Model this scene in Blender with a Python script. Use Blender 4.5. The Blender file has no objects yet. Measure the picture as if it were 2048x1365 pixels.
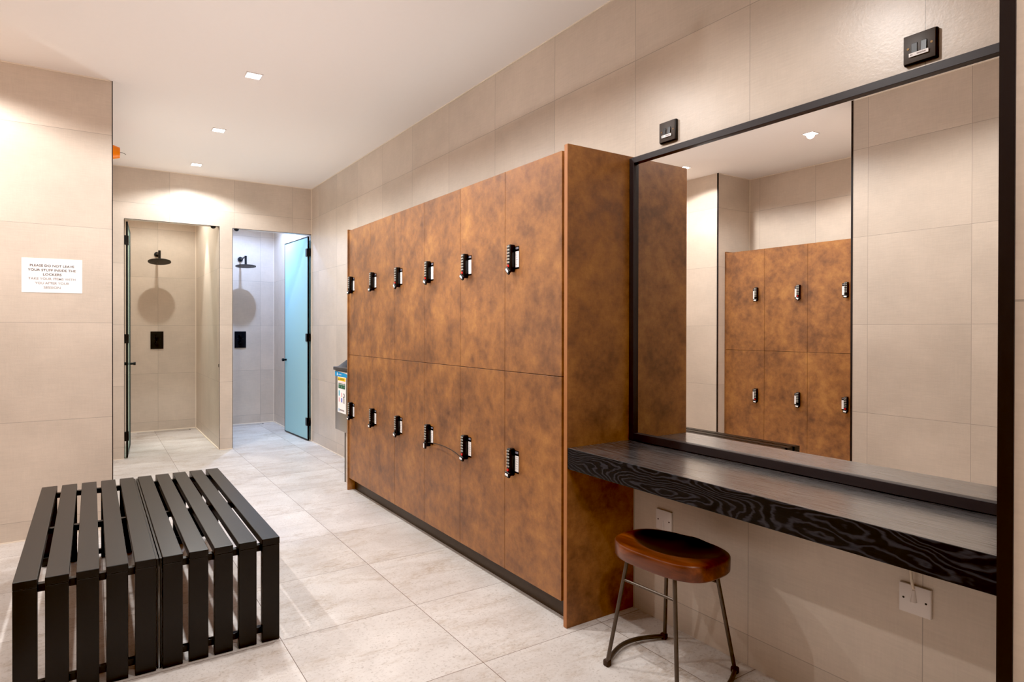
import bpy, bmesh, math, random
from mathutils import Vector, Matrix
random.seed(7)
D = bpy.data; SC = bpy.context.scene; COL = SC.collection
PI = math.pi

# ------------------------------------------------------------------ materials
def s2l(c):
    return tuple(((x/255.0)/12.92 if x/255.0 <= 0.04045 else ((x/255.0+0.055)/1.055)**2.4) for x in c)

class NT:
    def __init__(s, name):
        s.m = D.materials.new(name); s.m.use_nodes = True
        s.t = s.m.node_tree; s.t.nodes.clear()
        s.out = s.n('ShaderNodeOutputMaterial'); s.b = s.n('ShaderNodeBsdfPrincipled')
        s.l(s.b.outputs[0], s.out.inputs[0])
    def n(s, t, **k):
        x = s.t.nodes.new(t)
        for a, v in k.items(): setattr(x, a, v)
        return x
    def l(s, a, b): s.t.links.new(a, b)
    def put(s, sock, v):
        if hasattr(v, 'links') or hasattr(v, 'is_linked'): s.l(v, sock)
        else: sock.default_value = v
    def math(s, op, a, b=0.0, c=None):
        x = s.n('ShaderNodeMath', operation=op); s.put(x.inputs[0], a); s.put(x.inputs[1], b)
        if c is not None: s.put(x.inputs[2], c)
        return x.outputs[0]
    def mix(s, f, a, b, mode='MIX'):
        x = s.n('ShaderNodeMix', data_type='RGBA', blend_type=mode)
        s.put(x.inputs[0], f)
        s.put(x.inputs[6], a if hasattr(a, 'is_linked') else (*a[:3], 1)); s.put(x.inputs[7], b if hasattr(b, 'is_linked') else (*b[:3], 1))
        return x.outputs[2]
    def noise(s, vec, scale, detail=4, rough=.55, dist=0.0):
        x = s.n('ShaderNodeTexNoise'); s.l(vec, x.inputs['Vector'])
        x.inputs['Scale'].default_value = scale; x.inputs['Detail'].default_value = detail
        x.inputs['Roughness'].default_value = rough; x.inputs['Distortion'].default_value = dist
        return x.outputs[0]
    def ramp(s, f, pts):
        x = s.n('ShaderNodeValToRGB'); s.l(f, x.inputs[0]); e = x.color_ramp.elements
        while len(e) > 1: e.remove(e[-1])
        e[0].position = pts[0][0]; c = pts[0][1]; e[0].color = (*c, 1) if len(c) == 3 else c
        for p, c in pts[1:]:
            q = e.new(p); q.color = (*c, 1)
        return x.outputs[0]
    def scale(s, vec, xyz):
        x = s.n('ShaderNodeMapping'); s.l(vec, x.inputs[0]); x.inputs['Scale'].default_value = xyz
        return x.outputs[0]
    def pos(s):
        return s.n('ShaderNodeNewGeometry').outputs['Position']
    def objc(s):
        return s.n('ShaderNodeTexCoord').outputs['Object']
    def bump(s, h, strength, dist=0.002):
        x = s.n('ShaderNodeBump'); s.l(h, x.inputs['Height'])
        x.inputs['Strength'].default_value = strength; x.inputs['Distance'].default_value = dist
        s.l(x.outputs[0], s.b.inputs['Normal'])
        return x
    def set(s, **k):
        for a, v in k.items():
            a = a.replace('_', ' ')
            s.put(s.b.inputs[a], v if not (isinstance(v, tuple) and len(v) == 3) else (*v, 1))

def plain(name, rgb, rough=.5, metal=0.0, noise=0.0, spec=.5, bump=0.0):
    t = NT(name); c = s2l(rgb)
    if noise:
        n = t.noise(t.objc(), 35, 4)
        col = t.mix(n, tuple(x*(1-noise) for x in c), tuple(min(1, x*(1+noise)) for x in c))
        t.set(Base_Color=col)
        if bump: t.bump(t.noise(t.objc(), 160, 3), bump, .001)
    else: t.set(Base_Color=c)
    t.set(Roughness=rough, Metallic=metal); t.b.inputs['Specular IOR Level'].default_value = spec
    return t.m

def grid(t, p, axes):
    """p: position; axes: list of (coordinate output, offset, pitch). returns line mask, cell noise colour"""
    line = None; cells = []
    for c, off, pitch in axes:
        u = t.math('DIVIDE', t.math('SUBTRACT', c, off), pitch)
        fl = t.math('FLOOR', u); fr = t.math('SUBTRACT', u, fl)
        d = t.math('MULTIPLY', t.math('MINIMUM', fr, t.math('SUBTRACT', 1.0, fr)), pitch)
        mk = t.math('LESS_THAN', d, 0.0013)
        line = mk if line is None else t.math('MAXIMUM', line, mk); cells.append(fl)
    cb = t.n('ShaderNodeCombineXYZ'); t.l(cells[0], cb.inputs[0]); t.l(cells[1], cb.inputs[1])
    wn = t.n('ShaderNodeTexWhiteNoise', noise_dimensions='3D'); t.l(cb.outputs[0], wn.inputs['Vector'])
    return line, wn

def wall_tile(name, ux, uy, rgb=(207, 193, 179), z0=.115, warm=True):
    t = NT(name); p = t.pos(); sp = t.n('ShaderNodeSeparateXYZ'); t.l(p, sp.inputs[0])
    g = t.n('ShaderNodeNewGeometry'); sn = t.n('ShaderNodeSeparateXYZ'); t.l(g.outputs['True Normal'], sn.inputs[0])
    isx = t.math('GREATER_THAN', t.math('ABSOLUTE', sn.outputs[0]), .5)
    u = t.math('ADD', t.math('MULTIPLY', isx, t.math('SUBTRACT', sp.outputs[1], uy)),
               t.math('MULTIPLY', t.math('SUBTRACT', 1.0, isx), t.math('SUBTRACT', sp.outputs[0], ux)))
    line, wn = grid(t, p, [(u, 0.0, .6), (sp.outputs[2], z0, .5935)])
    cb = t.n('ShaderNodeCombineXYZ'); t.l(u, cb.inputs[0]); t.l(sp.outputs[2], cb.inputs[1]); t.l(t.math('MULTIPLY', wn.outputs[0], 9.0), cb.inputs[2])
    v = cb.outputs[0]
    c = s2l(rgb)
    cloud = t.noise(v, 2.2, 4, .6)
    lin = t.noise(t.scale(v, (14, 160, 1)), 1.0, 3, .6)
    lin2 = t.noise(t.scale(v, (160, 14, 1)), 1.0, 3, .6)
    f = t.math('ADD', t.math('MULTIPLY', cloud, .6), t.math('ADD', t.math('MULTIPLY', lin, .25), t.math('MULTIPLY', lin2, .15)))
    base = t.ramp(f, [(.35, tuple(x*.88 for x in c)), (.65, tuple(min(1, x*1.08) for x in c))])
    tint = t.math('ADD', .95, t.math('MULTIPLY', wn.outputs[0], .1))
    hs = t.n('ShaderNodeHueSaturation'); t.l(base, hs.inputs['Color']); t.l(tint, hs.inputs['Value'])
    col = t.mix(line, hs.outputs[0], tuple(x*.62 for x in c))
    fine = t.noise(v, 150, 3, .6)
    t.set(Base_Color=col, Roughness=t.math('ADD', .30, t.math('MULTIPLY', fine, .03)))
    h = t.math('SUBTRACT', t.math('ADD', t.math('MULTIPLY', fine, .5), t.math('MULTIPLY', t.noise(v, 70, 2), .5)), line)
    t.bump(h, .42, .0012)
    return t.m

def floor_tile():
    t = NT('floor_tile'); p = t.pos(); sp = t.n('ShaderNodeSeparateXYZ'); t.l(p, sp.inputs[0])
    line, wn = grid(t, p, [(sp.outputs[0], .642, .5955), (sp.outputs[1], 2.05, .6)])
    ad = t.n('ShaderNodeVectorMath', operation='MULTIPLY_ADD'); t.l(wn.outputs[1], ad.inputs[0]); ad.inputs[1].default_value = (20, 20, 20); t.l(p, ad.inputs[2])
    v = ad.outputs[0]
    cloud = t.noise(v, 1.6, 6, .65, .4)
    stain = t.noise(t.scale(v, (2.6, 6, 1)), 1.0, 9, .75, .5)
    fine = t.noise(t.scale(v, (30, 70, 1)), 1.0, 5, .7)
    spk = t.noise(v, 90, 4, .7)
    a = s2l((222, 217, 213)); b = s2l((196, 189, 184)); s = s2l((160, 138, 114))
    c1 = t.mix(t.ramp(cloud, [(.35, (0,)*3), (.65, (1,)*3)]), b, a)
    sm = t.math('MULTIPLY', t.ramp(stain, [(.47, (0,)*3), (.66, (1,)*3)]), t.ramp(fine, [(.4, (.15,)*3), (.62, (1,)*3)]))
    c2 = t.mix(t.math('MULTIPLY', sm, .75), c1, s)
    c3 = t.mix(t.ramp(spk, [(.54, (0,)*3), (.70, (.6,)*3)]), c2, s2l((150, 138, 128)))
    col = t.mix(line, c3, s2l((112, 92, 80)))
    t.set(Base_Color=col, Roughness=t.math('ADD', .27, t.math('MULTIPLY', stain, .28)))
    t.bump(t.math('SUBTRACT', t.math('MULTIPLY', t.noise(v, 40, 4), .4), line), .3, .0012)
    return t.m

def rust_panel():
    t = NT('rust_brown_laminate'); p = t.pos()
    big = t.noise(p, 4.2, 6, .62, .15); mid = t.noise(p, 16, 7, .7, .15)
    cr = t.noise(t.scale(p, (40, 40, 380)), 1.0, 3, .6); cr2 = t.noise(t.scale(p, (380, 380, 40)), 1.0, 3, .6)
    f = t.math('ADD', t.math('MULTIPLY', big, .55), t.math('MULTIPLY', mid, .45))
    base = t.ramp(f, [(.33, s2l((98, 67, 49))), (.44, s2l((127, 86, 57))), (.54, s2l((152, 103, 63))), (.68, s2l((179, 127, 73)))])
    w = t.math('ADD', t.math('MULTIPLY', cr, .5), t.math('MULTIPLY', cr2, .5))
    hs = t.n('ShaderNodeHueSaturation'); t.l(base, hs.inputs['Color']); t.l(t.math('ADD', .72, t.math('MULTIPLY', w, .5)), hs.inputs['Value'])
    t.set(Base_Color=hs.outputs[0], Roughness=t.math('ADD', .36, t.math('MULTIPLY', mid, .15)))
    t.bump(w, .12, .0008)
    return t.m

def black_oak():
    t = NT('black_stained_oak'); p = t.objc()
    sp = t.n('ShaderNodeSeparateXYZ'); t.l(p, sp.inputs[0])
    warp = t.noise(t.scale(p, (5, 1.5, 5)), 1.0, 2, .5); warp2 = t.noise(t.scale(p, (18, 7, 18)), 1.0, 3, .6)
    v = t.math('ADD', t.math('MULTIPLY', t.math('ADD', sp.outputs[0], sp.outputs[2]), 30.0), t.math('ADD', t.math('MULTIPLY', warp, 26.0), t.math('MULTIPLY', warp2, 2.5)))
    wv = t.math('ADD', .5, t.math('MULTIPLY', .5, t.math('SINE', t.math('MULTIPLY', v, 8.0))))
    wv = t.math('POWER', wv, 2.5)
    st = t.noise(t.scale(p, (300, 14, 300)), 1.0, 3, .6)
    f = t.math('MULTIPLY', wv, t.math('ADD', .2, t.math('MULTIPLY', st, 1.1)))
    col = t.ramp(f, [(.15, s2l((8, 8, 9))), (.75, s2l((46, 45, 50)))])
    t.set(Roughness=t.math('ADD', .34, t.math('MULTIPLY', st, .2)))
    t.b.inputs['Specular IOR Level'].default_value = .35; t.b.inputs['Coat IOR'].default_value = 2.0; t.b.inputs['Coat Roughness'].default_value = .2
    g = t.n('ShaderNodeNewGeometry'); sn = t.n('ShaderNodeSeparateXYZ'); t.l(g.outputs['True Normal'], sn.inputs[0])
    top = t.math('GREATER_THAN', sn.outputs[2], .5); t.l(top, t.b.inputs['Coat Weight'])
    streak = t.ramp(t.noise(t.scale(p, (420, 6, 420)), 1.0, 4, .65), [(.42, (0,)*3), (.62, (1,)*3)])
    t.l(t.mix(t.math('MULTIPLY', top, t.math('MULTIPLY', streak, .75)), col, s2l((112, 108, 108))), t.b.inputs['Base Color'])
    t.bump(t.math('ADD', st, t.math('MULTIPLY', wv, .6)), .3, .0008)
    return t.m

def walnut():
    t = NT('dark_walnut'); p = t.objc()
    st = t.noise(t.scale(p, (28, 3, 28)), 1.0, 5, .6, .5)
    col = t.ramp(st, [(.3, s2l((60, 28, 14))), (.55, s2l((102, 50, 23))), (.75, s2l((140, 76, 36)))])
    sp = t.n('ShaderNodeSeparateXYZ'); t.l(p, sp.inputs[0])
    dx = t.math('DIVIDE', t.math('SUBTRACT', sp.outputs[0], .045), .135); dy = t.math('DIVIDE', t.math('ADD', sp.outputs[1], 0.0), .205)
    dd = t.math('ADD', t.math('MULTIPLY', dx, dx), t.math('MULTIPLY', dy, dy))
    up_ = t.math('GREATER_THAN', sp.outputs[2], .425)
    dish_shade = t.math('MULTIPLY', up_, t.ramp(dd, [(.80, (1,)*3), (.95, (0,)*3)]))  # counter's shade over the seat dish, painted into the wood colour
    col = t.mix(dish_shade, col, t.mix(st, s2l((14, 8, 6)), s2l((44, 20, 12))))
    t.set(Base_Color=col, Roughness=.34); t.b.inputs['Coat Weight'].default_value = .15; t.b.inputs['Coat Roughness'].default_value = .2
    return t.m

def frosted(name='frosted_green_glass', clear=.06):
    t = NT(name)
    df = t.n('ShaderNodeBsdfDiffuse'); df.inputs[0].default_value = (*s2l((190, 232, 240)), 1)
    tr = t.n('ShaderNodeBsdfTranslucent'); tr.inputs[0].default_value = (*s2l((200, 242, 250)), 1)
    tp = t.n('ShaderNodeBsdfTransparent'); tp.inputs[0].default_value = (*s2l((170, 222, 222) if clear < .5 else (232, 246, 242)), 1)
    n = t.noise(t.objc(), 60, 2)
    m1 = t.n('ShaderNodeMixShader'); m1.inputs[0].default_value = .3; t.l(df.outputs[0], m1.inputs[1]); t.l(tr.outputs[0], m1.inputs[2])
    m2 = t.n('ShaderNodeMixShader'); m2.inputs[0].default_value = clear; t.l(m1.outputs[0], m2.inputs[1]); t.l(tp.outputs[0], m2.inputs[2])
    m3 = t.n('ShaderNodeMixShader'); t.set(Base_Color=s2l((200, 230, 232)), Roughness=.3)
    m3.inputs[0].default_value = .12; t.l(m2.outputs[0], m3.inputs[1]); t.l(t.b.outputs[0], m3.inputs[2])
    t.l(m3.outputs[0], t.out.inputs[0])
    return t.m

def emit(name, rgb, s):
    t = NT(name); t.set(Base_Color=(1, 1, 1), Emission_Color=s2l(rgb)); t.b.inputs['Emission Strength'].default_value = s
    return t.m

WR = wall_tile('beige_wall_tile_right', .65, .882)
WB = wall_tile('beige_wall_tile_back', .65, 7.3)
WL = wall_tile('beige_wall_tile_left', -.49, 1.6)
WS = wall_tile('beige_wall_tile_shower', .683, 8.3)
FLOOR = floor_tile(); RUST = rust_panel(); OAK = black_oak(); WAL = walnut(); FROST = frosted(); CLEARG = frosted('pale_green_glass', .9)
CEIL = plain('ceiling_paint', (240, 234, 229), .9, noise=.01)
BLK = plain('black_powder_coat', (15, 14, 15), .4, noise=.15, spec=.35)
BENCHM = plain('black_painted_steel', (9, 8, 8), .34, noise=.12, bump=.05, spec=.45)
TRIMB = plain('black_metal_trim', (42, 38, 39), .45, .1, spec=.3)
FRAME = plain('charcoal_frame_metal', (50, 46, 48), .42, .1, noise=.08, spec=.35)
SEAL = plain('cream_sealant', (236, 224, 208), .6)
EDGE = plain('brown_edge_band', (164, 108, 66), .5, noise=.1)
DARKP = plain('dark_recess', (32, 24, 18), .7, noise=.1)
PLIN = plain('dark_plinth_laminate', (62, 48, 36), .45, noise=.2)
WHITE = plain('white_plastic', (228, 220, 216), .35)
PAPER = plain('white_paper', (246, 243, 242), .8)
INKD = plain('dark_brown_ink', (68, 50, 48), .8)
INKG = plain('grey_ink', (158, 148, 148), .8)
INKB = plain('small_print_ink', (120, 118, 130), .8)
BTN = plain('silver_button', (205, 205, 200), .3, .6)
RED = plain('red_button', (206, 34, 32), .4)
LOCKB = plain('black_lock_casing', (12, 12, 13), .35, spec=.4)
STEEL = plain('brushed_steel', (168, 158, 146), .35, .75, noise=.06)
BRONZE = plain('dark_bronze_tube', (92, 82, 74), .4, .7, noise=.25)
RUBF = plain('worn_rubber_foot', (58, 40, 28), .7, noise=.4)
ORANGE = plain('orange_plastic', (255, 140, 14), .45)
NAVY = plain('navy_label_strip', (44, 40, 84), .6)
BLUE = plain('bright_blue_print', (18, 148, 208), .5)
YEL = plain('yellow_print', (242, 200, 22), .5)
GRN = plain('green_print', (26, 96, 62), .5)
CYAN = plain('cyan_print', (50, 170, 200), .5)
VIO = plain('violet_print', (110, 120, 200), .5)
PINK = plain('pink_print', (230, 160, 170), .5)
DGREY = plain('dark_grey_plastic', (66, 62, 62), .5)
CARD = plain('warm_beige_card', (196, 176, 158), .6)
SWITCH = plain('black_nickel_plate', (66, 58, 53), .5, .1, noise=.1)
BRASS = plain('brass_screw', (120, 92, 58), .5, .5)
CORD = plain('dark_cord', (44, 38, 32), .8)
LED = emit('downlight_glow', (255, 250, 240), 14)
t = NT('mirror_glass'); t.set(Base_Color=(.93, .93, .92), Metallic=1.0, Roughness=0.0); MIR = t.m

# ------------------------------------------------------------------ mesh helpers
def bm_new(): return bmesh.new()
def box(bm, x0, x1, y0, y1, z0, z1, bev=0.0, seg=2):
    r = bmesh.ops.create_cube(bm, size=1.0)
    bmesh.ops.scale(bm, vec=(abs(x1-x0), abs(y1-y0), abs(z1-z0)), verts=r['verts'])
    bmesh.ops.translate(bm, vec=((x0+x1)/2, (y0+y1)/2, (z0+z1)/2), verts=r['verts'])
    if bev:
        ed = list({e for v in r['verts'] for e in v.link_edges})
        bmesh.ops.bevel(bm, geom=ed, offset=bev, segments=seg, affect='EDGES', profile=.5)
    return bm
def cyl(bm, c, ax, r, h, seg=20, r2=None):
    """cylinder centred at c along axis ax"""
    res = bmesh.ops.create_cone(bm, cap_ends=True, cap_tris=False, segments=seg, radius1=r, radius2=r if r2 is None else r2, depth=h)
    q = Vector((0, 0, 1)).rotation_difference(Vector(ax).normalized()).to_matrix().to_4x4()
    bmesh.ops.transform(bm, matrix=Matrix.Translation(c) @ q, verts=res['verts'])
    return bm
def tube(bm, pts, r, seg=10):
    pts = [Vector(p) for p in pts]; rings = []
    up = None
    for i, p in enumerate(pts):
        d = (pts[min(i+1, len(pts)-1)] - pts[max(i-1, 0)]).normalized()
        if up is None: up = Vector((0, 0, 1)) if abs(d.z) < .9 else Vector((1, 0, 0))
        a = d.cross(up).normalized(); b = a.cross(d).normalized(); up = b
        rings.append([bm.verts.new(p + (a*math.cos(2*PI*k/seg) + b*math.sin(2*PI*k/seg))*r) for k in range(seg)])
    for i in range(len(rings)-1):
        for k in range(seg):
            bm.faces.new((rings[i][k], rings[i][(k+1) % seg], rings[i+1][(k+1) % seg], rings[i+1][k]))
    bm.faces.new(rings[0][::-1]); bm.faces.new(rings[-1])
    return bm
def smoothpath(pts, n=8):
    P = [Vector(p) for p in pts]; P = [P[0]*2-P[1]] + P + [P[-1]*2-P[-2]]; out = []
    for i in range(1, len(P)-2):
        for k in range(n):
            t_ = k/n; a, b, c, d = P[i-1:i+3]
            out.append(.5*((2*b)+(c-a)*t_+(2*a-5*b+4*c-d)*t_*t_+(3*b-a-3*c+d)*t_**3))
    out.append(P[-2]); return out

def origin_of(o):
    v = Vector((0, 0, 0))
    while o is not None: v += Vector(o.location); o = o.parent
    return v
def obj(name, bm, mat, parent=None, smooth=False, world=True):
    bmesh.ops.recalc_face_normals(bm, faces=bm.faces)
    if parent is not None and world:
        bmesh.ops.translate(bm, vec=-origin_of(parent), verts=bm.verts)
    me = D.meshes.new(name); bm.to_mesh(me); bm.free(); me.materials.append(mat)
    if smooth:
        for p in me.polygons: p.use_smooth = True
        try: me.set_sharp_from_angle(angle=math.radians(35))
        except Exception: pass
    o = D.objects.new(name, me); COL.objects.link(o)
    if parent is not None: o.parent = parent
    return o
def tag(o, label=None, cat=None, group=None, kind=None):
    if label: o['label'] = label
    if cat: o['category'] = cat
    if group: o['group'] = group
    if kind: o['kind'] = kind
    return o
def thing(name, label, cat, loc=(0, 0, 0), group=None):
    o = D.objects.new(name, None); COL.objects.link(o); o.location = loc; o.empty_display_size = .05
    return tag(o, label, cat, group)
def single(name, bm, mat, label, cat, group=None, base=None, smooth=False):
    if base is not None: bmesh.ops.translate(bm, vec=-Vector(base), verts=bm.verts)
    o = obj(name, bm, mat, None, smooth)
    if base is not None: o.location = base
    return tag(o, label, cat, group)
def struct(name, bm, mat, parent=None):
    o = obj(name, bm, mat, parent)
    if parent is None: o['kind'] = 'structure'
    return o
def dup(root, loc, rotz=0.0):
    r = root.copy(); COL.objects.link(r); r.location = loc; r.rotation_euler = (0, 0, rotz)
    for ch in list(root.children):
        c = ch.copy(); COL.objects.link(c); c.parent = r
        for g in list(ch.children):
            d = g.copy(); COL.objects.link(d); d.parent = c
    return r
def text_mesh(body, size, width=None, bold=0.0, align='CENTER'):
    cu = D.curves.new('t', 'FONT'); cu.body = body; cu.size = size; cu.offset = bold; cu.align_x = align; cu.align_y = 'CENTER'
    cu.resolution_u = 3
    o = D.objects.new('t', cu); COL.objects.link(o); dg = bpy.context.evaluated_depsgraph_get(); dg.update()
    me = D.meshes.new_from_object(o.evaluated_get(dg)); D.objects.remove(o)
    bm = bm_new(); bm.from_mesh(me); D.meshes.remove(me)
    if width:
        xs = [v.co.x for v in bm.verts]; w = max(xs)-min(xs)
        bmesh.ops.scale(bm, vec=(width/w, 1, 1), verts=bm.verts)
    return bm
def place_text(bm, c, right, up):
    """local x->right, y->up, z->normal, centred at c"""
    r = Vector(right); u = Vector(up); n = r.cross(u)
    M = Matrix((r, u, n)).transposed().to_4x4(); M.translation = c
    bmesh.ops.transform(bm, matrix=M, verts=bm.verts); return bm

# ------------------------------------------------------------------ room shell
H = 2.833
XR = 2.059
struct('floor', box(bm_new(), -1.75, 2.16, -1.6, 9.02, -.1, 0), FLOOR)
struct('ceiling', box(bm_new(), -1.75, 2.16, -1.6, 9.02, H, H+.1), CEIL)
struct('wall_right', box(bm_new(), XR, XR+.1, -1.6, 9.02, 0, H), WR)
b = bm_new(); box(b, .112, .262, 7.15, 8.92, 0, H); box(b, .262, 1.107, 7.15, 7.25, 2.33, H); box(b, 1.233, XR, 7.15, 7.25, 2.322, H)
struct('wall_back', b, WB)
struct('wall_divider', box(bm_new(), 1.107, 1.233, 7.15, 8.92, 0, H), WB)
struct('wall_shower', box(bm_new(), .112, XR, 8.92, 9.02, 0, H), WS)
struct('wall_left', box(bm_new(), -1.14, .112, 4.733, 9.02, 0, H), WL)
struct('wall_alcove', box(bm_new(), -1.75, -1.14, 4.12, 4.9, 0, H), WL)
struct('wall_far_left', box(bm_new(), -1.75, -1.65, 2.31, 4.12, 0, H), WL)
b = bm_new(); box(b, -1.75, -.25, 1.46, 2.31, 0, H); box(b, -.40, -.25, .58, 1.46, 2.24, H); box(b, -.40, -.25, -1.5, .58, 0, H)
struct('wall_partition', b, WL)
struct('wall_rear', box(bm_new(), -.40, XR, -1.6, -1.5, 0, H), WB)
struct('wall_near_right', box(bm_new(), .85, XR, .165, .285, 0, H), WL)
# black doorway in the partition, seen only in the mirror
dr = obj('door_1', box(bm_new(), -.40, -.34, .60, 1.44, 0, 2.22), BLK); dr['kind'] = 'structure'
b = bm_new(); box(b, -.40, -.249, 1.44, 1.462, 0, 2.24); box(b, -.40, -.249, .58, .60, 0, 2.24); box(b, -.40, -.249, .60, 1.44, 2.22, 2.24)
obj('door_frame', b, TRIMB, dr)
b = bm_new(); tube(b, [(-.34, .70, 1.0), (-.29, .70, 1.0), (-.285, .80, 1.0)], .01); obj('door_handle', b, STEEL, dr, True)
# black corner trims and cream sealant lines
tr = 1
def trim(x0, x1, y0, y1, z0, z1, m):
    global tr
    o = struct('trim_%d' % tr, box(bm_new(), x0, x1, y0, y1, z0, z1), m); tr += 1; return o
trim(.1085, .1132, 4.732, 4.745, 0, H, TRIMB)
trim(-1.147, -1.1375, 4.117, 4.13, 0, H, TRIMB)
trim(-.262, -.2475, 2.3, 2.313, 0, H, TRIMB)
trim(.8475, .8625, .2725, .2875, 0, H, TRIMB)
e = .006
trim(XR-e, XR, .285, 8.92, H-e, H, SEAL)
trim(.112, XR-e, 7.15-e, 7.15, H-e, H, SEAL)
trim(-1.14, .1, 4.733-e, 4.733, H-e, H, SEAL)
trim(-1.65, -1.65+e, 2.31, 4.12, H-e, H, SEAL)
trim(-1.65+e, -1.15, 4.12-e, 4.12, H-e, H, SEAL)
trim(-.25, -.25+e, .6, 2.29, H-e, H, SEAL)
trim(XR-e, XR, 7.15-e, 7.15, 0, H-e, SEAL)
trim(-1.65, -1.65+e, 4.12-e, 4.12, 2.06, H-e, SEAL)
trim(XR-e, XR, 5.33, 7.14, 0, e, SEAL)
trim(.262, 1.107, 8.92-e*1.6, 8.92, 0, e*1.6, SEAL)
trim(1.107-e*1.6, 1.107, 7.2, 8.91, 0, e*1.6, SEAL)
trim(1.107-e, 1.107, 8.92-e, 8.92, .012, H, SEAL)
trim(1.233, XR, 8.92-e*1.6, 8.92, 0, e*1.6, SEAL)
trim(XR-e*1.6, XR, 7.2, 8.91, 0, e*1.6, SEAL)
trim(XR-e, XR, 8.92-e, 8.92, .012, H, SEAL)
trim(.115, .262, 7.15-e, 7.15, 0, e, SEAL)
trim(1.107, 1.233, 7.15-e, 7.15, 0, e, SEAL)
trim(-1.13, .1, 4.733-e, 4.733, 0, e, SEAL)
trim(.2615, .265, 7.1485, 7.153, .01, 2.33, TRIMB)
trim(1.1045, 1.108, 7.1485, 7.153, .01, 2.33, TRIMB)
trim(1.232, 1.2355, 7.1485, 7.153, .01, 2.325, TRIMB)
trim(.265, 1.1045, 7.1485, 7.153, 2.3275, 2.331, TRIMB)
trim(1.2355, XR-.007, 7.1485, 7.153, 2.3195, 2.323, TRIMB)

# ------------------------------------------------------------------ lockers
def make_locker(w, h, name='locker', turn=0.0, red=True):
    """front at x=0, body to +x, y 0..w (high y = lock side), z 0..h. parts: carcass, door, keypad_lock(>...)"""
    root = thing(name, '', 'locker')
    b = bm_new(); box(b, .020, .365, .001, w-.001, .001, h-.001)
    obj('carcass', b, DARKP, root)
    b = bm_new(); box(b, 0, .018, .0013, w-.0013, .0006, h-.0006, .0006, 1)
    d = obj('door', b, RUST, root)
    return root
def add_lock(root, w, zc, turn, red):
    yl = w-.062; y0 = yl-.029
    b = bm_new(); box(b, -.031, 0, y0, yl, zc-.064, zc+.067, .006, 3)
    k = obj('keypad_lock', b, LOCKB, root, True)
    for r in range(6):
        for c in range(2):
            b = bm_new(); cyl(b, (-.0322, yl-.0085-c*.012, zc+.056-r*.0148), (1, 0, 0), .0044, .003, 10)
            obj('push_button', b, BTN, k, True)
    b = bm_new(); cyl(b, (-.0325, (y0+yl)/2, zc-.036), (1, 0, 0), .0068, .003, 14); obj('reset_button', b, RED if red else LOCKB, k, True)
    b = bm_new(); box(b, -.0395, -.026, -.0195, .0195, -.0135, .0135, .006, 3)
    M = Matrix.Translation((0, (y0+yl)/2, zc-.0575)) @ Matrix.Rotation(turn, 4, 'X')
    bmesh.ops.transform(b, matrix=M, verts=b.verts); obj('turn_knob', b, LOCKB, k, True)
    b = bm_new(); box(b, -.0405, -.0393, -.0125, .0125, -.0055, .0055, .0006, 1)
    bmesh.ops.transform(b, matrix=M, verts=b.verts); obj('knob_plate', b, PAPER, k)
    b = bm_new(); box(b, -.0012, 0, y0-.032, y0+.004, zc-.050, zc+.057); cd = obj('instruction_sticker', b, LOCKB, root); cd['label'] = 'white instruction sticker with dark header'
    b = bm_new(); box(b, -.0020, -.0011, y0-.0315, y0-.002, zc-.042, zc+.033); obj('sticker_text_field', b, PAPER, cd)
    b = bm_new(); box(b, -.0020, -.0011, y0-.028, y0-.004, zc+.043, zc+.053); obj('sticker_header', b, INKB, cd)
    b = bm_new()
    for q in range(6): box(b, -.0024, -.0019, y0-.026, y0-.010+.004*(q % 2), zc+.026-q*.011, zc+.0272-q*.011)
    obj('small_print', b, INKG, cd)

PX = 1.681
zl0, zl1, zu0, zu1 = .095, 1.0625, 1.0640, 2.036
ordn = ['nearest the vanity', 'second from the vanity', 'third from the vanity', 'fourth from the vanity', 'fifth from the vanity', 'farthest from the vanity']
W = .4487
Yd = [2.137+W*i for i in range(7)]
turnsU = [.75, .55, .45, .75, 0.0, 0.0]; turnsL = [.15, .15, 1.57, .3, 0.0, 0.0]
for i in range(6):
    for row, (z0, z1) in (('upper', (zu0, zu1)), ('lower', (zl0, zl1))):
        r = make_locker(W, z1-z0)
        zc = (1.604 if row == 'upper' else .632)-z0
        up = row == 'upper'
        add_lock(r, W, zc, (turnsU if up else turnsL)[i], (i < 4 if up else i < 2))
        r.location = (PX, Yd[i], z0)
        extra = ''
        tag(r, '%s rust-brown locker with black keypad lock, %s along right wall' % (row, ordn[i]), 'locker', group='rust-brown lockers on the right wall')
# end panels, plinth, top edge
single('end_panel', box(bm_new(), 1.671, XR-.001, 2.086, 2.108, 0, 2.052, .001, 1), RUST, 'tall rust-brown side panel closing the right lockers beside the mirror', 'panel', base=(1.865, 2.097, 0))
o = single('panel_edge', box(bm_new(), 1.6695, 1.6712, 2.0865, 2.1075, 0.002, 2.05), EDGE, '', 'panel')
pn = [x for x in D.objects if x.name.startswith('end_panel')][0]
o.parent = pn; o.matrix_parent_inverse = Matrix.Identity(4); o.location = -Vector(pn.location)
for k in ('label', 'category'):
    if k in o: del o[k]
o.name = 'edge_strip'
yF = Yd[6]+.001
single('end_panel', box(bm_new(), 1.672, XR-.001, yF, yF+.018, 0, 2.045, .001, 1), RUST, 'far rust-brown side panel of the right lockers next to the swimsuit dryer', 'panel', base=(1.865, yF, 0))
single('plinth', box(bm_new(), 1.73, 1.745, 2.110, yF-.001, 0, .090), PLIN, 'dark recessed plinth under the right-hand lockers', 'plinth', base=(1.74, 3.4, 0))
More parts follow.
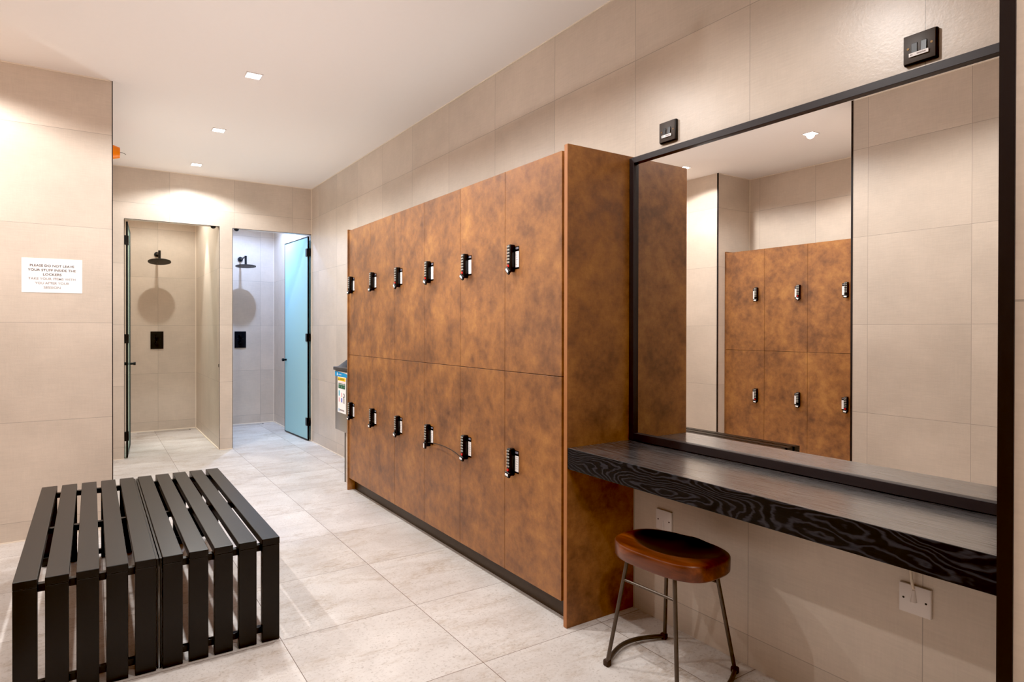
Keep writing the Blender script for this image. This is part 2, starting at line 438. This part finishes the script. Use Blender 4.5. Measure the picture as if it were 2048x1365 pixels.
b = bm_new(); box(b, 1.705, 2.05, 2.109, 2.1365, .0, 2.036); single('filler_strip', b, RUST, 'narrow brown filler strip between last right locker and side panel', 'panel', base=(1.8, 2.114, 0))

# left bank, visible in the mirror
WLk = .435; XLF = -1.245
ordl = ['beside the alcove corner', 'second from the alcove corner', 'third from the alcove corner', 'fourth from the alcove corner']
for i in range(4):
    y1 = 4.100-i*WLk
    for row, (z0, z1) in (('upper', (zu0, zu1)), ('lower', (zl0, zl1))):
        r = make_locker(WLk, z1-z0)
        zc = (1.604 if row == 'upper' else .632)-z0
        add_lock(r, WLk, zc, -[.0, .6, .1, .3][i] if row == 'upper' else -.15, (i in (1, 3)) if row == 'upper' else i in (0, 2))
        r.location = (XLF, y1, z0); r.rotation_euler = (0, 0, PI)
        tag(r, '%s rust-brown locker seen in the mirror, %s' % (row, ordl[i]), 'locker', group='rust-brown lockers reflected in the mirror')
single('filler_strip', box(bm_new(), -1.62, XLF-.004, 4.101, 4.119, 0, 2.05), RUST, 'narrow brown filler strip seen in the mirror at the alcove corner', 'panel', base=(-1.4, 4.11, 0))
single('plinth', box(bm_new(), -1.32, -1.305, 2.36, 4.10, 0, .090), PLIN, 'dark recessed plinth under the lockers of the left alcove', 'plinth', base=(-1.31, 3.2, 0))

# cord hanging between two lower locks
def wy(i): return Yd[i]+W-.055
single('cord', tube(bm_new(), smoothpath([(1.660, wy(2)-.0395, .592), (1.668, wy(2)-.10, .597), (1.668, wy(2)-.20, .600), (1.664, wy(2)-.30, .597), (1.658, wy(2)-.39, .588), (1.657, wy(1)-.0035, .572)]), .0022, 6), CORD,
       'thin dark cord hanging between two lower keypad locks', 'cord', base=(1.66, wy(1), .57), smooth=True)

# ------------------------------------------------------------------ vanity counter
single('vanity_counter', box(bm_new(), 1.671, XR-.001, .287, 2.084, .677, .767, .002, 2), OAK, 'long black stained wooden vanity counter under the mirror', 'counter', base=(1.865, 1.18, .677))

# ------------------------------------------------------------------ mirror
mr = thing('wall_mirror', 'large black framed rectangular mirror above the vanity counter', 'mirror', (2.05, 1.19, .77))
y0m, y1m, z0m, z1m = .289, 2.084, .7685, 2.040
XF = 2.024; fw = .028
obj('mirror_glass', box(bm_new(), 2.040, 2.044, y0m+.01, y1m-.01, z0m+.01, z1m-.01), MIR, mr)
b = bm_new(); box(b, XF, XR-.001, y1m-.028, y1m, z0m, z1m, .001, 1); box(b, XF, XR-.001, y0m, y0m+fw, z0m, z1m, .001, 1)
box(b, XF, XR-.001, y0m+fw, y1m-.028, z1m-.026, z1m, .001, 1); box(b, XF, XR-.001, y0m+fw, y1m-.028, z0m, z0m+.033, .001, 1)
obj('mirror_frame', b, FRAME, mr)

# ------------------------------------------------------------------ switches and outlets on the right wall
def spur(yc, zc, label):
    t_ = thing('fused_switch', label, 'switch', (XR, yc, zc), 'black fused switch plates above the mirror')
    b = bm_new(); box(b, XR-.014, XR, yc-.046, yc+.046, zc-.045, zc+.045, .004, 3); obj('back_box', b, BLK, t_, True)
    b = bm_new(); box(b, XR-.017, XR-.0138, yc-.042, yc+.045, zc-.041, zc+.0435, .0015, 2); obj('face_plate', b, SWITCH, t_, True)
    b = bm_new(); box(b, XR-.0205, XR-.0165, yc-.020, yc-.004, zc-.014, zc+.016, .001, 1)
    bmesh.ops.rotate(b, cent=(XR-.017, yc, zc), matrix=Matrix.Rotation(.06, 3, 'Y'), verts=b.verts); obj('rocker_switch', b, LOCKB, t_)
    b = bm_new(); box(b, XR-.0188, XR-.0168, yc+.006, yc+.023, zc-.014, zc+.016, .001, 1); obj('fuse_carrier', b, LOCKB, t_)
    for s in (-1, 1):
        b = bm_new(); cyl(b, (XR-.0172, yc+s*.032, zc+.003), (1, 0, 0), .0036, .0016, 12); obj('screw', b, BRASS, t_, True)
    b = bm_new(); box(b, XR-.0214, XR-.0205, yc-.025, yc+.028, zc-.024, zc-.013); lb = obj('label_strip', b, PAPER, t_)
    b = bm_new()
    for q, (a, c) in enumerate([(.024, .021), (.020, .018), (.006, .003), (.002, -.001), (-.002, -.005), (-.006, -.008), (-.009, -.013), (-.014, -.018)]):
        box(b, XR-.0218, XR-.0213, yc+c, yc+a, zc-.0205, zc-.0165)
    obj('small_print', b, INKG, lb)
spur(.890, 2.108, 'black fused switch plate with white label strip near the right edge')
spur(1.875, 2.112, 'black fused switch plate with white label strip closest to the lockers')
def outlet(yc, zc, label, cable):
    t_ = thing('outlet_plate', label, 'outlet', (XR, yc, zc), 'white outlet plates under the counter')
    b = bm_new(); box(b, XR-.010, XR, yc-.044, yc+.044, zc-.0435, zc+.0435, .002, 2); obj('face_plate', b, WHITE, t_, True)
    for s in (-1, 1):
        b = bm_new(); cyl(b, (XR-.0102, yc+s*.031, zc), (1, 0, 0), .0032, .001, 10); obj('screw_hole', b, LOCKB, t_)
    # moulded cable entry hood
    b = bm_new(); zz = zc+.020 if cable else zc-.012
    cyl(b, (XR-.010, yc+.002, zz-.008), (0, .0, 1), .009, .035, 14, .004); obj('cable_hood', b, WHITE, t_, True)
    return t_
outlet(1.896, .444, 'plain white outlet plate on the wall behind the stool', False)
outlet(.900, .458, 'white outlet plate with a cable rising out of its top', True)
single('cable', tube(bm_new(), smoothpath([(XR-.010, .903, .492), (XR-.016, .906, .52), (XR-.018, .912, .60), (XR-.016, .915, .675)]), .0042, 10), plain('cream_cable', (222, 208, 190), .5), 'short cream cable from the white outlet up to the counter', 'cable', base=(XR-.012, .90, .49), smooth=True)

# ------------------------------------------------------------------ stool
def make_stool():
    cx, cy = 1.795, 1.625
    root = thing('stool', 'saddle seat stool of dark walnut on thin bronze metal legs', 'stool', (cx, cy, 0))
    # seat
    a, bb, n = .146, .210, 3.0
    NR, NS = 16, 56; b = bm_new(); rings = []
    def outline(th):
        c, s = math.cos(th), math.sin(th)
        r = (abs(c/a)**n + abs(s/bb)**n)**(-1/n)
        x, y = r*c, r*s
        if x > 0: x *= 1 + .05*math.cos(min(1, abs(y)/bb)*PI)
        return x, y
    def top(x, y, r):
        # scooped bowl sitting toward the wall side, ridge along the rim
        d = ((x-.035)/.125)**2 + (y/.175)**2
        bowl = -.022*max(0, 1-d)**.8
        ridge = .006*math.exp(-((y/.05)**2))*max(0, (x+.02)/.15)
        rimdrop = -.004*max(0, (r-.9)/.1)**2
        return .462 + bowl + ridge + rimdrop + .004*(abs(y)/bb)**2
    c0 = b.verts.new((0, 0, top(0, 0, 0)))
    for i in range(1, NR+1):
        r = i/NR; ring = []
        for k in range(NS):
            x, y = outline(2*PI*k/NS); ring.append(b.verts.new((x*r, y*r, top(x*r, y*r, r))))
        rings.append(ring)
    for dz, sc in ((-.003, 1.012), (-.010, 1.018), (-.052, 1.012), (-.058, .99), (-.060, .93)):
        ring = []
        for k in range(NS):
            x, y = outline(2*PI*k/NS); zt = top(x, y, 1) if dz > -.02 else .462
            ring.append(b.verts.new((x*sc, y*sc, zt+dz)))
        rings.append(ring)
    for k in range(NS): b.faces.new((c0, rings[0][k], rings[0][(k+1) % NS]))
    for i in range(len(rings)-1):
        for k in range(NS): b.faces.new((rings[i][k], rings[i+1][k], rings[i+1][(k+1) % NS], rings[i][(k+1) % NS]))
    b.faces.new(rings[-1][::-1])
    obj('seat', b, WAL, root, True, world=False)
    F = {}; T = {}
    for sx in (-1, 1):
        for sy in (-1, 1):
            f = Vector((sx*.170, sy*.160, .012)); tt = Vector((sx*.118, sy*.108, .404)); F[sx, sy] = f; T[sx, sy] = tt
            dn = (tt-f).normalized()
            b = bm_new(); tube(b, [f+dn*.0, f+dn*.02, f+dn*.2, tt], .0075, 12); obj('leg', b, BRONZE, root, True, world=False)
    for sy in (-1, 1):
        p = []
        for q in range(17):
            u = q/16; x = -.170+.340*u; p.append((x, sy*(.160+.055*math.sin(PI*u)), .012+.004*math.sin(PI*u)))
        b = bm_new(); tube(b, p, .0085, 12); obj('floor_bar', b, BRONZE, root, True, world=False)
        for sx in (-1, 1):
            b = bm_new(); x = sx*.168
            box(b, x-.011, x+.011, sy*.162-.013, sy*.162+.013, 0, .024, .005, 2)
            obj('rubber_foot', b, RUBF, root, True, world=False)
    for sx in (-1, 1):
        u = (.33-.012)/(.404-.012)
        p0 = F[sx, -1].lerp(T[sx, -1], u); p1 = F[sx, 1].lerp(T[sx, 1], u)
        b = bm_new(); tube(b, [p0, (p0+p1)/2, p1], .005, 10); obj('stretcher', b, BRONZE, root, True, world=False)
    root.rotation_euler = (0, 0, math.radians(4.5))
make_stool()

# ------------------------------------------------------------------ benches
BX0, PIT, BW = -.2215, .0880, .0675
for n_ in range(2):
    x0 = BX0 + n_*5*PIT
    lab = ['black slatted metal bench on the left, beside the sign wall', 'black slatted metal bench on the right, facing the lockers'][n_]
    root = thing('slatted_bench', lab, 'bench', (x0+.21, 3.42, 0), 'pair of black slatted benches pushed together')
    y0, y1, zt = 2.665, 4.185, .419
    for k in range(5):
        xs = x0+k*PIT
        obj('slat', box(bm_new(), xs, xs+BW, y0, y1, zt-.028, zt, .0022, 2), BENCHM, root)
        obj('leg', box(bm_new(), xs, xs+BW-.0005, y0+.001, y0+.030, .002, zt-.0285, .0018, 2), BENCHM, root)
        obj('leg', box(bm_new(), xs, xs+BW-.0005, y1-.030, y1-.001, .002, zt-.0285, .0018, 2), BENCHM, root)
    for yb in (y0+.031, 3.42, y1-.056):
        obj('cross_bar', box(bm_new(), x0+.004, x0+4*PIT+BW-.004, yb, yb+.025, .364, .3905, .001, 1), BENCHM, root)
    for yb in (y0+.031, y1-.056):
        obj('foot_rail', box(bm_new(), x0+.004, x0+4*PIT+BW-.004, yb, yb+.022, .030, .055, .001, 1), BENCHM, root)
    xr = x0+4*PIT+BW+.0012 if n_ == 0 else x0-.0085
    b = bm_new(); box(b, xr, xr+.0072, y0+.012, y1-.012, .372, .412); obj('side_rail', b, BENCHM, root)
    b = bm_new(); box(b, xr, xr+.0072, y0+.014, y0+.03, .004, .372); obj('side_post', b, BENCHM, root)

# ------------------------------------------------------------------ paper sign
sg = thing('paper_notice', 'white paper notice about lockers taped on the left wall', 'sign', (-.196, 4.733, 1.587))
b = bm_new()
vs = [b.verts.new(p) for p in [(-.346, 4.7315, 1.482), (-.048, 4.7310, 1.4835), (-.048, 4.7310, 1.6905), (-.346, 4.7315, 1.689)]]
vb = [b.verts.new((v.co.x, 4.7345, v.co.z)) for v in vs]
b.faces.new(vs); b.faces.new(vb[::-1])
for k in range(4): b.faces.new((vs[k], vb[k], vb[(k+1) % 4], vs[(k+1) % 4]))
obj('paper_sheet', b, PAPER, sg)
lines = [('PLEASE DO NOT LEAVE', .218), ('YOUR STUFF INSIDE THE', .236), ('LOCKERS', .091), ('TAKE YOUR ITEMS WITH', .232), ('YOU AFTER YOUR', .168), ('SESSION', .083)]
for i, (s, w) in enumerate(lines):
    b = text_mesh(s, .0195, w, .00025)
    place_text(b, Vector((-.198, 4.7305, 1.6445-.0262*i)), (1, 0, 0), (0, 0, 1))
    # text faces -Y
    o = obj('text_line', b, INKD if i < 3 else INKG, sg)

# ------------------------------------------------------------------ swimsuit dryer on boxed stand
XD = 1.73
dr_ = thing('swimsuit_dryer', 'steel swimsuit dryer with blue band and instruction panel beyond the lockers', 'dryer', (1.9, 5.13, .41))
YA, YB_ = 4.955, 5.32
obj('body', box(bm_new(), XD, XR-.001, YA, YB_, .412, .915, .006, 2), STEEL, dr_, True)
lid = obj('lid', box(bm_new(), XD-.012, XR-.001, YA-.012, YB_+.018, .916, .945, .005, 2), DGREY, dr_, True)
b = bm_new()
lo = [(XD+.01, YA+.0, .945), (XR-.02, YA, .945), (XR-.02, YB_-.035, .945), (XD+.01, YB_-.035, .945)]
hi = [(XD+.06, YA+.06, 1.004), (XR-.03, YA+.06, 1.004), (XR-.03, YB_-.115, 1.004), (XD+.06, YB_-.115, 1.004)]
L = [b.verts.new(p) for p in lo]; U = [b.verts.new(p) for p in hi]
for k in range(4): b.faces.new((L[k], L[(k+1) % 4], U[(k+1) % 4], U[k]))
b.faces.new(U); b.faces.new(L[::-1]); obj('hopper', b, DGREY, lid)
b = bm_new()
f0, f1 = Vector(lo[0]), Vector(lo[3]); g0, g1 = Vector(hi[0]), Vector(hi[3]); nn = Vector((-.0015, 0, .001))
q = [f0.lerp(f1, .08).lerp(g0.lerp(g1, .08), .12), f0.lerp(f1, .86).lerp(g0.lerp(g1, .86), .12), f0.lerp(f1, .86).lerp(g0.lerp(g1, .86), .95), f0.lerp(f1, .08).lerp(g0.lerp(g1, .08), .95)]
b.faces.new([b.verts.new(p+nn) for p in q]); obj('hopper_opening', b, LOCKB, lid)
x = XD-.0012
def lab(name, ya, yb, za, zb, m, par, d=0.0):
    b = bm_new(); box(b, x-d-.0006, x-d+.0004, ya, yb, za, zb); return obj(name, b, m, par)
pnl = lab('instruction_panel', 5.040, 5.247, .566, .868, PAPER, dr_)
bb_ = lab('brand_band', YA+.004, YB_-.003, .866, .908, BLUE, dr_)
# white wave along the top of the band
b = bm_new(); pts = []
for k in range(13):
    u = k/12; yy = YB_-.003-.02-u*(YB_-YA-.03); pts.append((yy, .908-.012*(u**1.5)*1.3))
vt = [b.verts.new((x-.0012, p[0], .908)) for p in pts]; vl = [b.verts.new((x-.0012, p[0], p[1])) for p in pts]
for k in range(12): b.faces.new((vt[k], vt[k+1], vl[k+1], vl[k]))
obj('white_wave', b, PAPER, bb_)
def txt(s, yc, zc, size, w, m, par, name='lettering', d=.0014):
    b = text_mesh(s, size, w, .0003); place_text(b, Vector((x-d, yc, zc)), (0, -1, 0), (0, 0, 1)); return obj(name, b, m, par)
txt('suitmate', 5.185, .884, .016, .072, PAPER, bb_)
b = bm_new(); box(b, x-.0016, x-.001, 5.250, 5.262, .872, .898, .0002, 1); cyl(b, (x-.0012, 5.256, .884), (1, 0, 0), .0085, .001, 14); obj('drop_emblem', b, PAPER, bb_)
def plab(name, ya, yb, za, zb, m): return lab(name, ya, yb, za, zb, m, pnl, .0009)
plab('caution_bar', 5.050, 5.240, .832, .860, YEL)
txt('CAUTION', 5.135, .846, .018, .10, INKD, pnl, 'caution_lettering', .0022)
b = bm_new(); vv = [b.verts.new((x-.0022, 5.222, .838)), b.verts.new((x-.0022, 5.200, .838)), b.verts.new((x-.0022, 5.211, .856))]; b.faces.new(vv); obj('warning_triangle', b, INKD, pnl)
plab('green_bar', 5.060, 5.225, .768, .812, GRN)
txt('SUIT INSTRUCTIONS', 5.142, .803, .010, .145, PAPER, pnl, 'green_bar_lettering', .0022)
for j, s in enumerate('123'): txt(s, 5.205-.062*j, .783, .018, None, PAPER, pnl, 'step_number', .0022)
plab('pink_line', 5.06, 5.225, .818, .822, PINK); plab('cyan_picture', 5.196, 5.218, .705, .750, CYAN); plab('picture_frame', 5.196, 5.216, .655, .690, PINK)
plab('violet_picture', 5.128, 5.158, .655, .690, VIO); plab('pink_picture', 5.133, 5.152, .700, .735, PINK)
b = bm_new(); tube(b, [(x-.0018, 5.088+.014*math.cos(a), .712+.018*math.sin(a)) for a in [PI*.3+k*PI*1.6/12 for k in range(13)]], .0025, 6); obj('ring_picture', b, LOCKB, pnl)
plab('grey_picture', 5.074, 5.102, .650, .690, INKG); plab('blue_footer', 5.205, 5.218, .578, .600, BLUE); plab('footer_print', 5.08, 5.195, .583, .595, INKG)
# stand
st = thing('boxed_pedestal', 'low tiled pedestal with black corner strip below the swimsuit dryer', 'pedestal', (1.9, 4.98, 0))
obj('boxing', box(bm_new(), 1.745, XR-.001, yF+.020, 5.100, 0, .411), WR, st)
obj('corner_strip', box(bm_new(), 1.741, 1.755, 5.096, 5.108, 0, .411), TRIMB, st)

# ------------------------------------------------------------------ showers
def shower(xa, lab1, lab2, tilt):
    t_ = thing('wall_shower_fixture', lab1, 'shower', (xa, 8.92, 2.17), 'black rain shower heads')
    b = bm_new(); cyl(b, (xa, 8.908, 2.178), (0, 1, 0), .031, .022, 24); obj('wall_flange', b, BLK, t_, True)
    b = bm_new(); tube(b, smoothpath([(xa, 8.90, 2.178), (xa, 8.70, 2.178), (xa, 8.56, 2.178)], 6), .0105, 12)
    tube(b, [(xa, 8.56, 2.192), (xa, 8.56, 2.15), (xa, 8.56, 2.085)], .0135, 14); obj('arm', b, BLK, t_, True)
    b = bm_new(); cyl(b, (xa, 8.56, 2.058), (0, 0, 1), .122, .008, 48); cyl(b, (xa, 8.56, 2.066), (0, 0, 1), .06, .010, 32, .02)
    R_ = Matrix.Rotation(math.radians(-tilt), 3, 'X'); ctr = (xa, 8.56, 2.062); bmesh.ops.rotate(b, cent=ctr, matrix=R_, verts=b.verts)
    hd = obj('rain_head', b, BLK, t_, True)
    b = bm_new()
    for rr, nn_ in ((.03, 8), (.06, 14), (.09, 20)):
        for k in range(nn_): cyl(b, (xa+rr*math.cos(2*PI*k/nn_), 8.56+rr*math.sin(2*PI*k/nn_), 2.0532), (0, 0, 1), .003, .002, 6)
    bmesh.ops.rotate(b, cent=ctr, matrix=R_, verts=b.verts)
    nz = obj('nozzle', b, DGREY, hd); nz['kind'] = 'stuff'
    v = thing('shower_valve', lab2, 'shower control', (xa, 8.92, 1.12), 'black shower valve plates')
    b = bm_new(); box(b, xa-.070, xa+.070, 8.908, 8.919, 1.012, 1.228, .001, 1); obj('valve_plate', b, BLK, v)
    for zz, r in ((1.165, .017), (1.085, .021)):
        b = bm_new(); cyl(b, (xa, 8.893, zz), (0, 1, 0), r, .03, 20); kn = obj('control_knob', b, LOCKB, v, True)
        b = bm_new(); cyl(b, (xa, 8.872, zz), (0, 1, 0), .006, .012, 10); obj('knob_pin', b, LOCKB, kn, True)
    for dx, dz in ((-.032, 0), (.032, 0), (0, .04)):
        b = bm_new(); cyl(b, (xa+dx, 8.9075, 1.135+dz), (0, 1, 0), .0035, .001, 8); obj('mark', b, DGREY, v)
shower(.672, 'black round rain shower head in the left warm-lit shower', 'black shower valve plate in the left warm-lit shower', 12)
shower(1.632, 'black round rain shower head in the right blue-lit shower', 'black shower valve plate in the right blue-lit shower', 5)
# linear drains
for (xa, xb, nm) in ((.45, 1.03, 'slim tiled linear drain along the back of left shower'), (1.40, 1.90, 'slim tiled linear drain along the back of right shower')):
    d_ = thing('linear_drain', nm, 'drain', ((xa+xb)/2, 8.80, 0), 'linear shower drains')
    b = bm_new(); box(b, xa, xb, 8.775, 8.7785, .0003, .0022); box(b, xa, xb, 8.8415, 8.845, .0003, .0022); obj('drain_channel', b, STEEL, d_)
    b = bm_new(); box(b, xb-.012, xb, 8.7785, 8.8415, .0003, .003); obj('drain_slot', b, LOCKB, d_)
# glass doors
def glass_door(px, py, ang, L_, zt, label, side):
    """pivot at (px,py); leaf along +Y rotated by ang; side=+1: hinges toward +X"""
    t_ = thing('glass_door', label, 'glass door', (px, py, 0), 'frosted shower doors')
    obj('glass_panel', box(bm_new(), -.004, .004, .012, L_-.008, .016, zt-.008), FROST if side > 0 else CLEARG, t_, world=False)
    b = bm_new()
    box(b, -.008, .008, 0, .012, .010, zt); box(b, -.006, .006, L_-.008, L_, .010, zt); box(b, -.006, .006, .012, L_-.008, .008, .020); box(b, -.006, .006, .012, L_-.008, zt-.010, zt)
    obj('edge_seal', b, BLK, t_, world=False)
    for z in (.215, 1.165, 2.125):
        b = bm_new(); box(b, -.014, .014, .010, .062, z-.045, z+.045, .002, 1); box(b, -.020 if side < 0 else 0, 0 if side < 0 else .020, -.012, .012, z-.045, z+.045, .002, 1)
        obj('hinge', b, LOCKB, t_, world=False)
    b = bm_new(); cyl(b, (0, L_-.06, .887), (1, 0, 0), .012, .085, 16); cyl(b, (-.045, L_-.06, .887), (1, 0, 0), .017, .022, 18); cyl(b, (.045, L_-.06, .887), (1, 0, 0), .017, .022, 18)
    obj('door_knob', b, LOCKB, t_, True, world=False)
    t_.rotation_euler = (0, 0, ang)
glass_door(.286, 7.175, -math.radians(4.2), .80, 2.305, 'frosted glass shower door seen edge-on, swung into the left shower', -1)
glass_door(2.030, 7.175, math.radians(3.6), .82, 2.305, 'blue-lit frosted glass shower door, swung open into the right shower', 1)
for (xa, lb) in ((1.055, 'small black rubber door stop under the left shower lintel'), (1.281, 'small black rubber door stop under the right shower lintel')):
    b = bm_new(); zt = 2.330 if xa < 1.2 else 2.322
    bmesh.ops.create_uvsphere(b, u_segments=18, v_segments=10, radius=.026); bmesh.ops.scale(b, vec=(1, 1, .9), verts=b.verts)
    bmesh.ops.bisect_plane(b, geom=b.verts[:]+b.edges[:]+b.faces[:], plane_co=(0, 0, 0), plane_no=(0, 0, 1), clear_outer=True)
    bmesh.ops.holes_fill(b, edges=[e_ for e_ in b.edges if e_.is_boundary])
    bmesh.ops.translate(b, vec=(xa, 7.20, zt), verts=b.verts)
    single('door_stop', b, LOCKB, lb, 'door stop', 'black door stops', base=(xa, 7.20, zt), smooth=True)
b = bm_new(); box(b, 1.1035, 1.107, 7.185, 7.20, .862, .895, .001, 1); single('strike_plate', b, LOCKB, 'tiny black strike plate on the pier of the left shower', 'strike plate', base=(1.105, 7.19, .88))

# ------------------------------------------------------------------ orange capped detector on the side wall
dt = thing('detector', 'orange plastic capped detector with thin wire beside the left wall edge', 'detector', (.112, 5.8, 2.637))
b = bm_new(); cyl(b, (.119, 5.8, 2.637), (1, 0, 0), .060, .012, 28); obj('base', b, WHITE, dt, True)
b = bm_new(); cyl(b, (.155, 5.8, 2.637), (1, 0, 0), .058, .060, 28, .040); obj('cap', b, ORANGE, dt, True)
b = bm_new(); tube(b, smoothpath([(.184, 5.8, 2.640), (.200, 5.8, 2.640), (.214, 5.8, 2.636), (.226, 5.8, 2.630)], 4), .0018, 6); obj('wire', b, CORD, dt, True)

# ------------------------------------------------------------------ downlights
def spot(x, y, energy, rgb=(1, .93, .85), size=150, blend=.35, r=.03, z=H-.012):
    l = D.lights.new('spot', 'SPOT'); l.energy = energy; l.color = rgb; l.spot_size = math.radians(size); l.spot_blend = blend; l.shadow_soft_size = r
    o = D.objects.new('spot_lamp', l); COL.objects.link(o); o.location = (x, y, z); return o
def downlight(x, y, label):
    t_ = thing('downlight', label, 'ceiling light', (x, y, H), 'square ceiling downlights')
    b = bm_new(); s, q = .049, .041
    box(b, x-s, x+s, y-s, y-q, H-.004, H); box(b, x-s, x+s, y+q, y+s, H-.004, H); box(b, x-s, x-q, y-q, y+q, H-.004, H); box(b, x+q, x+s, y-q, y+q, H-.004, H)
    obj('rim', b, WHITE, t_)
    b = bm_new(); box(b, x-q, x+q, y-q, y+q, H-.003, H-.0005); obj('diffuser', b, LED, t_)
E_ = 70
LW = (1.0, .966, .94); LC = (.95, .985, 1.0)
for x_, y_, en, lb, cl in [
    (.835, 6.69, .75, 'square ceiling downlight closest to the showers', LC),
    (.835, 5.43, 1.0, 'square ceiling downlight, second from the showers', LC),
    (.835, 4.14, 1.0, 'square ceiling downlight above the far end of the benches', LC),
    (.835, 2.84, 1.0, 'square ceiling downlight just past the top of the photo, above the near lockers', LW),
    (.835, 1.54, 1.0, 'square ceiling downlight above the space before the vanity', LW),
    (.30, -.40, .9, 'square ceiling downlight behind the camera', LW),
    (-.70, 4.17, .98, 'ceiling downlight by the sign wall, reflected at the left of the mirror', LW),
    (-.70, 2.88, 1.0, 'ceiling downlight in the alcove, reflected at the middle of the mirror', LW)]:
    downlight(x_, y_, lb); spot(x_, y_, E_*en, cl)
downlight(.68, 7.98, 'square ceiling downlight inside the left shower'); spot(.68, 7.98, 52, (.97, .95, .87), 150)
downlight(1.632, 7.98, 'square ceiling downlight inside the right shower'); spot(1.632, 7.98, 135, (.42, .60, 1.0), 150)
_s = spot(.84, 8.0, 110, (1, .98, .93), 38, .7); _s.rotation_euler = (0, math.radians(-8), 0); spot(1.92, 7.85, 60, (.60, .80, 1.0), 60, .8)

# added fill lamps with no real source, aimed up to brighten the ceiling
for (x_, y_, z_, en, cl) in [(.45, -.7, 1.1, 62, (1, .93, .92)), (.75, 3.0, .9, 42, (.98, .98, 1.0)), (1.0, 5.8, .9, 24, (.92, .98, 1.0))]:
    o = spot(x_, y_, en, cl, 172, 1.0, .05, z_); o.rotation_euler = (PI, 0, 0)

# ------------------------------------------------------------------ world, camera, render settings
w = D.worlds.new('world'); SC.world = w; w.use_nodes = True
w.node_tree.nodes['Background'].inputs[0].default_value = (.9, .85, .8, 1); w.node_tree.nodes['Background'].inputs[1].default_value = .3

F, CY, YAW, P, RL = 1262.07, 663.64, .5876915, -4.63188e-3, 1.694839e-3
f = Vector((math.sin(YAW)*math.cos(P), math.cos(YAW)*math.cos(P), math.sin(P)))
rt = Vector((math.cos(YAW), -math.sin(YAW), 0)); up = rt.cross(f)
c, s = math.cos(RL), math.sin(RL); r2 = rt*c+up*s; u2 = -rt*s+up*c
cam = D.cameras.new('camera'); cam.sensor_width = 36; cam.lens = F/2048*36; cam.shift_y = (CY-682.5)/2048; cam.clip_start = .05
co = D.objects.new('camera', cam); COL.objects.link(co)
M = Matrix((r2, u2, -f)).transposed().to_4x4(); M.translation = (0, 0, 1.27); co.matrix_world = M
SC.camera = co
SC.view_settings.view_transform = 'Standard'; SC.view_settings.look = 'None'; SC.view_settings.exposure = 0.2; SC.view_settings.gamma = 1.0
SC.view_settings.use_curve_mapping = True; SC.view_settings.curve_mapping.black_level = (.011, .011, .011)
SC.cycles.max_bounces = 14; SC.cycles.diffuse_bounces = 8; SC.cycles.glossy_bounces = 6; SC.cycles.transmission_bounces = 8; SC.cycles.transparent_max_bounces = 8
SC.cycles.use_denoising = True; SC.cycles.sample_clamp_indirect = 8; SC.cycles.caustics_reflective = False; SC.cycles.caustics_refractive = False
